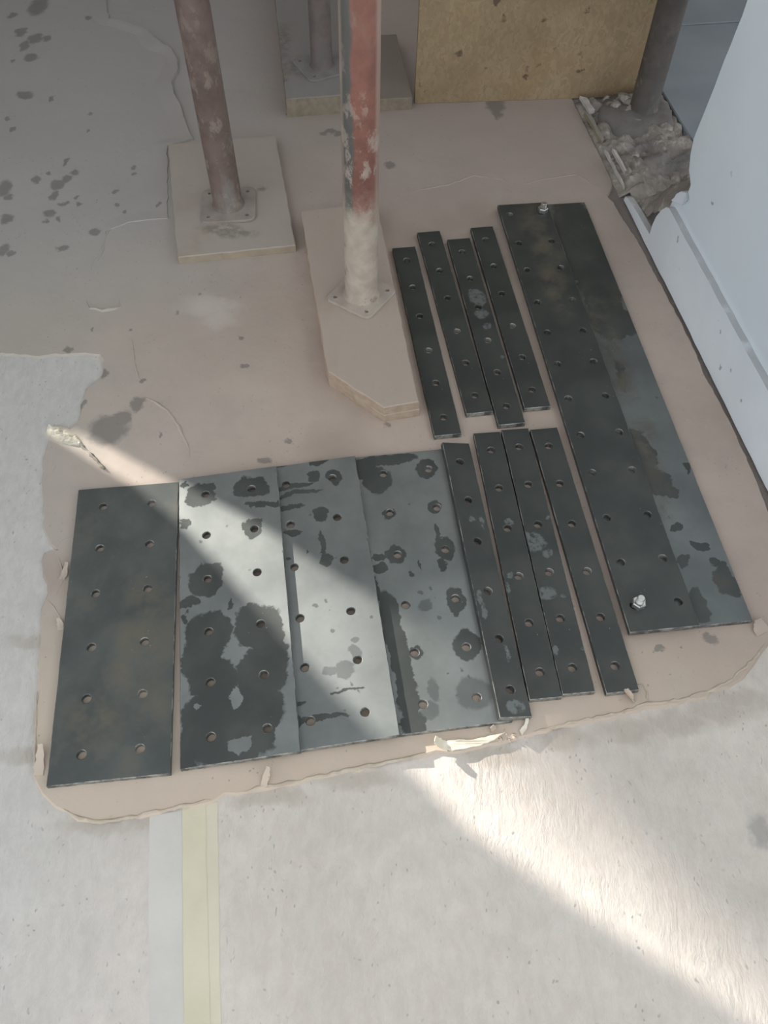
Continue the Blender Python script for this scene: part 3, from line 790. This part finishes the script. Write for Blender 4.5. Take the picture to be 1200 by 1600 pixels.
def bolt(x, y, z, label, seed):
    t = empty('hex_bolt', label, 'bolt', (x, y, z), seed * 0.4, 'zinc bolts through the long plates')
    bm = bmesh.new()
    # thread as a stack of fine rings
    prof = [(0.0001, 0.0), (0.0066, 0.0)]
    for k in range(14):
        prof += [(0.0066, k * 0.0016 + 0.0003), (0.0074, k * 0.0016 + 0.0008), (0.0066, k * 0.0016 + 0.0013)]
    prof += [(0.0066, 0.0234), (0.0058, 0.0244), (0.0001, 0.0244)]
    lathe(bm, prof, 24)
    smooth(obj('threaded_shank', bm, M_ZINC, t), 35)
    bm = bmesh.new()
    hx = [(0.0132 * math.cos(k * math.pi / 3), 0.0132 * math.sin(k * math.pi / 3)) for k in range(6)]
    lo = [bm.verts.new((*p, 0)) for p in hx]; m1 = [bm.verts.new((*p, 0.0098)) for p in hx]
    hi = [bm.verts.new((p[0] * .87, p[1] * .87, 0.0115)) for p in hx]
    ri = [bm.verts.new((p[0] * .58, p[1] * .58, 0.0115)) for p in hx]
    for a, b in ((lo, m1), (m1, hi), (hi, ri)):
        for k in range(6): bm.faces.new((a[k], a[(k + 1) % 6], b[(k + 1) % 6], b[k]))
    bm.faces.new(lo[::-1])
    obj('nut', bm, M_ZINC, t)
    return t
def loc_L(u, v): return c1[0] + math.cos(aL) * u - math.sin(aL) * v, c1[1] + math.sin(aL) * u + math.cos(aL) * v
bolt(*loc_L(-0.034, -0.561), 0.0206, 'bright hex nut and bolt at the near end of the long drilled plate', 1)
bolt(*loc_L(0.045, 0.578), 0.0206, 'dull hex nut and bolt at the far end of the long drilled plate', 2)

# ------------------------------------------------------------------ timber pads
M_PAD1 = mat_timber('dusty_chipboard', (0.30, 0.25, 0.19), (0.37, 0.31, 0.24), (20, 20, 20), 0.85, (0.375, 0.335, 0.30),
                    [(0.0, -0.150, .055, .022), (0.035, -0.165, .05, .016), (0.085, 0.02, .010, .012)])
M_PAD2 = mat_timber('dusty_softwood', (0.34, 0.255, 0.19), (0.41, 0.32, 0.25), (60, 5, 60), 0.95, (0.39, 0.325, 0.28))
M_PAD3 = mat_timber('grey_old_timber', (0.23, 0.195, 0.14), (0.30, 0.255, 0.185), (50, 5, 50), 0.75, (0.27, 0.26, 0.25))

def pad(name, px, z0, z1, mat, parent=None, label=None, pts=None, jit=0.0012):
    P = pts or [at(*p, z1).to_2d() for p in px]
    c = sum((Vector(p) for p in P), Vector((0, 0))) / len(P)
    loc = subdivide([tuple(Vector(p) - c) for p in P], 0.025, jit)
    o = obj(name, prism(loc, z0, z1, chamfer=0.002), mat, parent)
    o.location = (c.x, c.y, 0)
    if label: tag(o, label, 'timber pad')
    return o
pad('timber_pad', [(263, 225), (430, 212), (462, 383), (277, 402)], 0.0002, 0.021, M_PAD1, None, 'square dusty chipboard pad under the left brown prop')
t2 = empty('timber_pad', 'chamfered double-layer timber pad under the splashed red prop', 'timber pad')
P2 = [at(470, 330, .045).to_2d(), at(588, 316, .045).to_2d(), at(655, 627, .045).to_2d(), at(600, 637, .045).to_2d(), at(512, 580, .045).to_2d()]
pad('upper_board', None, 0.0225, 0.045, M_PAD2, t2, pts=P2)
c_ = sum(P2, Vector((0, 0))) / 5
pad('lower_board', None, 0.0002, 0.0222, M_PAD2, t2, pts=[p + (c_ - p).normalized() * -0.0015 + Vector((0.001, 0.001)) for p in P2], jit=0.002)
t3 = empty('timber_pad', 'thick grey timber pad of two planks under the rear brown prop', 'timber pad')
M_PAD3B = mat_timber('grey_pad_plank', (0.22, 0.185, 0.14), (0.28, 0.24, 0.18), (50, 5, 50), 0.85, (0.25, 0.235, 0.23),
                     [(-0.068, -0.235, .016, .014), (-0.07, -0.275, .022, .012), (-0.01, -0.20, .06, .05), (-0.09, -0.09, .03, .12)])
M_PAD3C = mat_timber('brown_pad_plank', (0.20, 0.165, 0.125), (0.26, 0.215, 0.165), (50, 5, 50), 0.85, (0.215, 0.185, 0.16))
q = at(447, 155, .055).to_2d(); q2 = at(556, 146, .055).to_2d()
dy = (at(430, 0, .055).to_2d() - q)
dy = dy.normalized() * 0.72
pad('plank', None, 0.0002, 0.055, M_PAD3B, t3, pts=[q, q2, q2 + dy, q + dy])
q3 = at(558, 158, .036).to_2d(); q4 = at(645, 152, .036).to_2d()
dz = dy.normalized() * 0.36
pad('plank', None, 0.0002, 0.036, M_PAD3C, t3, pts=[q3, q4, q4 + dz, q3 + dz])

# ------------------------------------------------------------------ steel props
CEIL = 2.60
def prop(cx, cy, zb, rtube, plate, prot, mat, platemat, label, lean=0.0, plate_h=0.006, group='adjustable steel props on timber pads'):
    t = empty('steel_prop', label, 'prop', (cx, cy, zb), 0.0, group)
    t.rotation_euler.y = lean
    # base plate: square with clipped round corners and four nail holes
    h = plate / 2; rc = h * 0.28
    pts = []
    for k, (sx, sy) in enumerate(((1, 1), (-1, 1), (-1, -1), (1, -1))):
        for j in range(5):
            a = math.pi / 2 * k + math.pi / 2 * j / 4
            pts.append((sx * (h - rc) + rc * math.cos(a), sy * (h - rc) + rc * math.sin(a)))
    bm = bmesh.new()
    hi_in = inset(pts, 0.0012)
    lo = [bm.verts.new((*p, 0)) for p in pts]; md = [bm.verts.new((*p, plate_h - .0012)) for p in pts]; hi = [bm.verts.new((*p, plate_h)) for p in hi_in]
    n = len(pts)
    for a, b in ((lo, md), (md, hi)):
        for i in range(n): bm.faces.new((a[i], a[(i + 1) % n], b[(i + 1) % n], b[i]))
    tl, tv, bl, bv = [[(*p, 0) for p in hi_in]], [hi], [[(*p, 0) for p in pts]], [lo]
    for sx in (-1, 1):
        for sy in (-1, 1):
            c = [(sx * h * .70 + .0048 * math.cos(2 * math.pi * k / 12), sy * h * .70 + .0048 * math.sin(2 * math.pi * k / 12)) for k in range(12)]
            a = [bm.verts.new((*p, plate_h)) for p in c]; b = [bm.verts.new((*p, 0)) for p in c]
            for k in range(12): bm.faces.new((a[k], b[k], b[(k + 1) % 12], a[(k + 1) % 12]))
            tl.append([(*p, 0) for p in c]); tv.append(a); bl.append([(*p, 0) for p in c]); bv.append(b)
    fill(bm, tl, tv); fill(bm, bl, bv, True)
    obj('base_plate', bm, platemat, t, rotz=prot)
    # outer tube with weld fillet at its foot
    bm = bmesh.new()
    lathe(bm, [(rtube + 0.005, plate_h - 0.0005), (rtube + 0.0035, plate_h + 0.003), (rtube, plate_h + 0.007), (rtube, 0.3), (rtube, 0.6), (rtube, 1.52), (rtube - 0.004, 1.52), (rtube - 0.004, 1.3)], 40)
    smooth(obj('outer_tube', bm, mat, t), 50)
    bm = bmesh.new()
    lathe(bm, [(rtube, 1.46), (rtube + 0.012, 1.46), (rtube + 0.012, 1.54), (rtube - 0.006, 1.54)], 32)
    smooth(obj('collar', bm, platemat, t), 40)
    bm = bmesh.new()
    ri = rtube - 0.006
    lathe(bm, [(ri, 1.30), (ri, CEIL - zb - 0.008)], 32)
    smooth(obj('inner_tube', bm, platemat, t), 50)
    bm = bmesh.new()
    box(bm, -h, h, -h, h, CEIL - zb - 0.008, CEIL - zb - 0.0015)
    obj('head_plate', bm, platemat, t, rotz=prot)
    return t
M_PR1 = mat_prop('dusty_brown_prop_paint', (0.15, 0.105, 0.092), (0.17, 0.15, 0.135), 0.0, 0.35, drips=0.3)
M_PR2 = mat_prop('red_prop_paint_splashed_with_mortar', (0.215, 0.095, 0.073), (0.205, 0.135, 0.11), 0.25, 0.95, 0.9, drips=0.8)
M_PR3 = mat_prop('dull_brown_prop_paint', (0.15, 0.12, 0.11), (0.13, 0.115, 0.11), -0.2, 0.0, drips=0.05)
M_PR4 = mat_prop('dark_brown_prop_paint', (0.085, 0.073, 0.066), (0.08, 0.075, 0.072), -0.2, 0.0, drips=0.06)
M_BP1 = mat_plain('dusty_base_plate', (0.25, 0.215, 0.195), (0.34, 0.295, 0.265), 18)
M_BP2 = mat_plain('mortar_dusted_base_plate', (0.33, 0.28, 0.24), (0.42, 0.365, 0.315), 18)
M_BP3 = mat_plain('grey_base_plate', (0.19, 0.18, 0.175), (0.25, 0.235, 0.225), 18)
prop(-0.4177, 1.8937, 0.0215, 0.0365, 0.138, R(6), M_PR1, M_BP1, 'brown dusty prop standing on the square chipboard pad, at left', lean=R(-1.4))
prop(-0.0660, 1.545, 0.0455, 0.0370, 0.122, R(-32), M_PR2, M_BP2, 'red prop with cream mortar splashes standing on the chamfered pad')
prop(-0.2187, 2.512, 0.0555, 0.0310, 0.135, R(30), M_PR3, M_BP3, 'dull brown prop on the thick grey pad at the back')
prop(0.7054, 2.375, 0.033, 0.0385, 0.11, R(20), M_PR4, M_BP3, 'dark prop in the broken wall corner beside the yellow board')

# ------------------------------------------------------------------ yellow board
bm = bmesh.new()
bx = subdivide([(0, 0), (0.698, 0), (0.698, 1.25), (0, 1.25)], 0.05, 0.0006)
lo = [bm.verts.new((p[0], 0, p[1])) for p in bx]; hi = [bm.verts.new((p[0], 0.018, p[1])) for p in bx]
for i in range(len(bx)):
    j = (i + 1) % len(bx); bm.faces.new((lo[i], lo[j], hi[j], hi[i]))
fill(bm, [[(p[0], p[1], 0) for p in bx]], [lo]); fill(bm, [[(p[0], p[1], 0) for p in bx]], [hi], True)
bl_ = at(648, 162, 0.001); br_ = at(1010, 150, 0.001)
bd = obj('chipboard_panel', bm, mat_chipboard(), loc=(bl_.x, bl_.y, 0.0008), rotz=math.atan2(br_.y - bl_.y, br_.x - bl_.x))
tag(bd, 'yellow-brown chipboard panel standing upright on the floor behind the steel', 'board')

# ------------------------------------------------------------------ right wall, skirting, broken corner
def wall_prism(name, pts, d0, d1, mat, jit=0.0, step=0.05, keep=None):
    f = subdivide(pts, step, jit)
    bm = bmesh.new()
    a = [bm.verts.new(wp(s, d0, z)) for s, z in f]; b = [bm.verts.new(wp(s, d1, z)) for s, z in f]
    for i in range(len(f)):
        j = (i + 1) % len(f); bm.faces.new((a[i], b[i], b[j], a[j]))
    fill(bm, [[(s, z, 0) for s, z in f]], [a]); fill(bm, [[(s, z, 0) for s, z in f]], [b], True)
    return obj(name, bm, mat)
wall = wall_prism('wall_right', [(4.6, FLOOR_Z), (4.6, CEIL), (0.30, CEIL), (0.264, 1.4), (0.238, 0.611), (0.222, 0.43), (0.212, 0.321), (0.211, 0.307), (0.218, 0.275), (0.235, 0.247),
                                 (0.262, 0.228), (0.262, 0.208), (0.232, 0.192), (0.214, 0.171), (0.210, 0.150), (0.205, 0.12), (0.22, FLOOR_Z)], 0.016, 0.246, M_PLASTER, 0.0015, 0.03)
tag(wall, 'white plastered wall on the right, broken off at its far lower corner', kind='structure')
sk = wall_prism('baseboard_right', [(4.6, 0.002), (4.6, 0.150), (0.232, 0.146), (0.218, 0.139), (0.200, 0.119), (0.186, 0.090), (0.180, 0.062), (0.182, 0.036), (0.10, 0.030), (0.055, 0.027), (0.016, 0.023), (0.0, 0.016), (-0.004, 0.003),
                                     (0.2, 0.002), (0.5, 0.003), (0.9, 0.001), (1.5, 0.003)], 0.0, 0.0155, M_SKIRT, 0.0012, 0.03)
tag(sk, 'white painted skirting with grey dust on its ledge and a snapped end', kind='structure')
# peeling chip of plaster at the break
bm = bmesh.new()
cp = [wp(0.212, 0.010, 0.152), wp(0.262, 0.012, 0.176), wp(0.283, 0.006, 0.205), wp(0.262, 0.013, 0.208), wp(0.234, 0.013, 0.190)]
a = [bm.verts.new(p) for p in cp]; b = [bm.verts.new(p - WN * 0.003 + Vector((0, 0, 0.0005))) for p in cp]
for i in range(5):
    j = (i + 1) % 5; bm.faces.new((a[i], b[i], b[j], a[j]))
bm.faces.new(a); bm.faces.new(b[::-1])
obj('plaster_chip', bm, M_SKIRT, wall)

def rub_h(s, d):
    p = Vector((s * 9, d * 9, 3.7))
    h = 0.012 + 0.035 * (mnoise.fractal(p, 1.0, 2.0, 4) + 0.35) + 0.02 * max(0, mnoise.noise(p * 2.3))
    h += 0.010 * mnoise.noise(p * 5.5) + 0.006 * mnoise.noise(p * 13)
    h = max(0.003, h)
    rise = max(0.0, min(1.0, (s - 0.0) / 0.26)); rise = rise * rise * (3 - 2 * rise)
    h += rise * 0.30 * (0.8 + 0.25 * mnoise.noise(p * 1.2)) * min(1.0, 0.35 + d / 0.10)
    edge_ = min(1.0, max(0.0, (d + 0.004) / 0.035))
    return FLOOR_Z + h * edge_ * 1.0
rub = empty('broken_masonry', 'rough broken masonry and mortar where the white wall has been cut away', 'rubble')
bm = bmesh.new()
NS, ND = 130, 40
gv = []
for i in range(NS + 1):
    s = -0.80 + 1.03 * i / NS
    row = []
    for j in range(ND + 1):
        d = -0.004 + 0.252 * j / ND
        if s > -0.02: d = 0.018 + 0.229 * j / ND
        wob = 0.010 * mnoise.noise(Vector((s * 14, 2.2, 0))) if (j == 0 and s < -0.02) else 0
        p = wp(s, d + wob)
        z = rub_h(s, d)
        # keep clear of the board standing here
        e = (p - Vector((bl_.x, bl_.y, 0))).dot(Vector((-math.sin(bd.rotation_euler.z), math.cos(bd.rotation_euler.z), 0)))
        u = (p - Vector((bl_.x, bl_.y, 0))).dot(Vector((math.cos(bd.rotation_euler.z), math.sin(bd.rotation_euler.z), 0)))
        if e > -0.02 and u < 0.74: z = min(z, FLOOR_Z + 0.0012)
        row.append(bm.verts.new((p.x, p.y, z)))
    gv.append(row)
for i in range(NS):
    for j in range(ND):
        bm.faces.new((gv[i][j], gv[i + 1][j], gv[i + 1][j + 1], gv[i][j + 1]))
tag(smooth(obj('rubble_bed', bm, M_RUBBLE, rub), 50), None)
# loose lumps and slivers of board edge along the break
def lump(p, r, name, mat, parent, seed, sq=(1, 1, .6)):
    bm = bmesh.new()
    bmesh.ops.create_icosphere(bm, subdivisions=2, radius=r)
    for v in bm.verts:
        k = 1 + 0.45 * mnoise.noise(v.co / r * 1.3 + Vector((seed, seed * 2, 0)))
        v.co = Vector((v.co.x * sq[0], v.co.y * sq[1], v.co.z * sq[2])) * k
    o = obj(name, bm, mat, parent, loc=p)
    return o
rr = random.Random(5)
for k in range(16):
    s = rr.uniform(-0.42, 0.12); d = rr.uniform(0.03, 0.22)
    lump(wp(s, d, rub_h(s, d) + 0.001), rr.uniform(0.008, 0.02), 'stone_lump', M_RUBBLE, rub, k * 3.1)
def sliver(s0, s1, d, wid, z, mat, name='lining_strip'):
    pts = subdivide([(s0, d), (s1, d + 0.004), (s1 - 0.01, d + wid), (s0 + 0.012, d + wid * 0.8)], 0.015, 0.0015)
    bm = bmesh.new()
    a = [bm.verts.new(wp(s, dd, z)) for s, dd in pts]; b = [bm.verts.new(wp(s, dd, z + 0.010)) for s, dd in pts]
    for i in range(len(pts)):
        j = (i + 1) % len(pts); bm.faces.new((a[i], a[j], b[j], b[i]))
    fill(bm, [[(s, dd, 0) for s, dd in pts]], [b]); fill(bm, [[(s, dd, 0) for s, dd in pts]], [a], True)
    return obj(name, bm, mat, rub)
M_SLIV = mat_plain('pale_broken_lining', (0.42, 0.40, 0.38), (0.56, 0.54, 0.52), 25)
sliver(-0.20, -0.03, 0.004, 0.006, 0.012, M_SLIV)
sliver(-0.19, -0.08, 0.018, 0.010, 0.022, M_SLIV)
sliver(-0.40, -0.25, 0.006, 0.016, 0.006, M_PAD3)
sliver(-0.47, -0.385, 0.010, 0.022, 0.012, M_SLIV)
# mortar bed around the dark prop's foot
bm = bmesh.new()
cx, cy = 0.7054, 2.375
rings = []
for k, (r, z) in enumerate(((0.130, 0.006), (0.120, 0.024), (0.100, 0.033), (0.070, 0.0385), (0.034, 0.042), (0.0001, 0.042))):
    ring_ = []
    for j in range(36):
        a = 2 * math.pi * j / 36
        q = r * (1 + 0.34 * mnoise.noise(Vector((math.cos(a) * 1.5, math.sin(a) * 1.5, 4.0))) * (1 if k < 3 else 0.2))
        x = cx + min(q * math.cos(a), 0.078); y = cy + min(q * math.sin(a) * 0.92, 0.088)
        ring_.append(bm.verts.new((x, y, z + (0.007 * mnoise.noise(Vector((x * 40, y * 40, 1))) if 0 < k < 4 else 0))))
    rings.append(ring_)
for a, b in zip(rings, rings[1:]):
    for j in range(36): bm.faces.new((a[j], a[(j + 1) % 36], b[(j + 1) % 36], b[j]))
bmesh.ops.remove_doubles(bm, verts=bm.verts[:], dist=0.0003)
mb = smooth(obj('mortar_bed', bm, mat_plain('damp_dark_mortar', (0.11, 0.10, 0.095), (0.18, 0.168, 0.158), 14, 0.75, 0.5), rub), 50)
tag(mb, 'damp dark mortar bed under the foot of the dark prop')

# smooth slabs of the space beyond the opening
def slab(s0, s1, d0, d1, name, z=0.030):
    bm = bmesh.new()
    p = [wp(s0, d0), wp(s1, d0), wp(s1, d1), wp(s0, d1)]
    bm2 = prism(subdivide([(q.x, q.y) for q in p], 0.2, 0.0004), FLOOR_Z, z, chamfer=0.003)
    bm.free()
    return obj(name, bm2, M_SLAB, beyond)
beyond = empty('paving', 'smooth blue-grey paving slabs beyond the broken wall, behind the dark prop', 'paving')
slab(-0.815, 2.0, 0.252, 1.25, 'slab')
slab(-1.80, -0.822, 0.252, 1.25, 'slab')
slab(-0.815, 2.0, 1.256, 2.2, 'slab')
slab(-1.80, -0.822, 1.256, 2.2, 'slab')

# ------------------------------------------------------------------ scraps on the floor
n = NT('clear_crumpled_film')
n.b.inputs['Transmission Weight'].default_value = 0.55
n.b.inputs['IOR'].default_value = 1.25
M_FILM = n.out((0.80, 0.77, 0.66), 0.18, 0.0, n.bump(n.noise(70, 3), 0.6, 0.003))
bm = bmesh.new()
a0, a1 = at(78, 672), at(126, 694)
N1, N2 = 18, 8
g = []
for i in range(N1 + 1):
    f = i / N1
    row = []
    for j in range(N2 + 1):
        u = j / N2 - 0.5
        ax = (a1 - a0).to_2d(); nr = Vector((-ax.y, ax.x)).normalized()
        wd = 0.034 * (math.sin(math.pi * min(1, f * 0.85 + 0.12)) ** 0.6)
        p = a0.to_2d() + ax * f + nr * (u * wd)
        z = 0.0006 + 0.014 * (1 - (2 * u) ** 2) * (1 - 0.65 * f) * (0.7 + 0.9 * abs(mnoise.noise(Vector((f * 7, u * 5, 1.5)))))
        row.append(bm.verts.new((p.x, p.y, z)))
    g.append(row)
for i in range(N1):
    for j in range(N2): bm.faces.new((g[i][j], g[i + 1][j], g[i + 1][j + 1], g[i][j + 1]))
ps = obj('plastic_scrap', bm, M_FILM)
tag(ps, 'shiny crumpled scrap of clear plastic left of the leftmost wide plate', 'plastic scrap')
sp_ = ridge(px_path([(128, 697), (140, 708), (152, 720), (164, 734)], 0.006, 0.0006), 0.009, 0.006, 'wood_splinter', M_PAD3, None, seed=44, taper=False)
tag(sp_, 'thin brown splinter lying beside the clear plastic scrap', 'splinter')

# ------------------------------------------------------------------ rest of the room (outside the frame)
XL = -2.2
lit = [(-0.74, 1.175), (-0.513, 1.031), (-0.366, 0.904), (-0.119, 0.640), (0.115, 0.400), (0.359, 0.235), (0.60, 0.075), (0.80, -0.06),
       (1.10, 0.30), (0.75, 0.52), (0.36, 0.66), (0.20, 0.69), (0.10, 0.715), (0.005, 0.755), (-0.194, 0.893), (-0.418, 1.034), (-0.64, 1.165)]
slot = []  # gap outline traced back along the sun from the wanted lit band
for x, y in lit:
    k = (x - XL) / sun_dir.x
    slot.append((y - sun_dir.y * k, 0.01 - sun_dir.z * k))
bm = bmesh.new()
outl = [(0.95, FLOOR_Z), (4.4, FLOOR_Z), (4.4, 2.0), (0.95, 2.0)]
A = [[bm.verts.new((XL, y, z)) for y, z in l] for l in (outl, slot)]
B = [[bm.verts.new((XL - 0.008, y, z)) for y, z in l] for l in (outl, slot)]
fill(bm, [[(y, z, 0) for y, z in l] for l in (outl, slot)], A)
fill(bm, [[(y, z, 0) for y, z in l] for l in (outl, slot)], B, True)
for l in (0, 1):
    k = len(A[l])
    for i in range(k): bm.faces.new((A[l][i], A[l][(i + 1) % k], B[l][(i + 1) % k], B[l][i]))
tag(obj('wall_left', bm, M_HOARD), 'unseen thin hoarding on the left, its slanted gap shaped to throw the sun band', kind='structure')
bm = bmesh.new(); box(bm, XL - 0.05, 3.2, 4.4, 4.55, -0.15, CEIL + 0.1)
tag(obj('wall_back', bm, M_HOARD), 'back wall behind the props', kind='structure')
bm = bmesh.new(); box(bm, XL - 0.05, 3.2, 0.35, 4.55, CEIL, CEIL + 0.15)
tag(obj('ceiling', bm, M_CEIL), 'concrete ceiling carried by the props', kind='structure')

# unseen sun blocker added far outside: its sloping edge gives the far end of the sun patch its wide soft border
XG = -12.0
blocker_edge = [(-0.30, 1.20), (0.30, 0.845), (0.50, 0.485), (0.77, 0.21), (1.3, -0.25)]
gp = []
for x, y in blocker_edge:
    k = (x - XG) / sun_dir.x
    gp.append((y - sun_dir.y * k, -sun_dir.z * k))
top = (gp[-1][0], gp[-1][1])
pts = gp + [(top[0] + 0.2, top[1] + 0.5), (top[0] + 5, top[1] - 1.0), (top[0] + 5, -0.1), (gp[0][0], -0.1)]
bm = bmesh.new()
a = [bm.verts.new((XG, y, z)) for y, z in pts]; b = [bm.verts.new((XG - 0.3, y, z)) for y, z in pts]
for i in range(len(pts)):
    j = (i + 1) % len(pts); bm.faces.new((a[i], a[j], b[j], b[i]))
fill(bm, [[(y, z, 0) for y, z in pts]], [a]); fill(bm, [[(y, z, 0) for y, z in pts]], [b], True)
tag(obj('sun_blocker', bm, M_HOARD), 'unseen blocker added far outside to soften the sun patch', kind='structure')
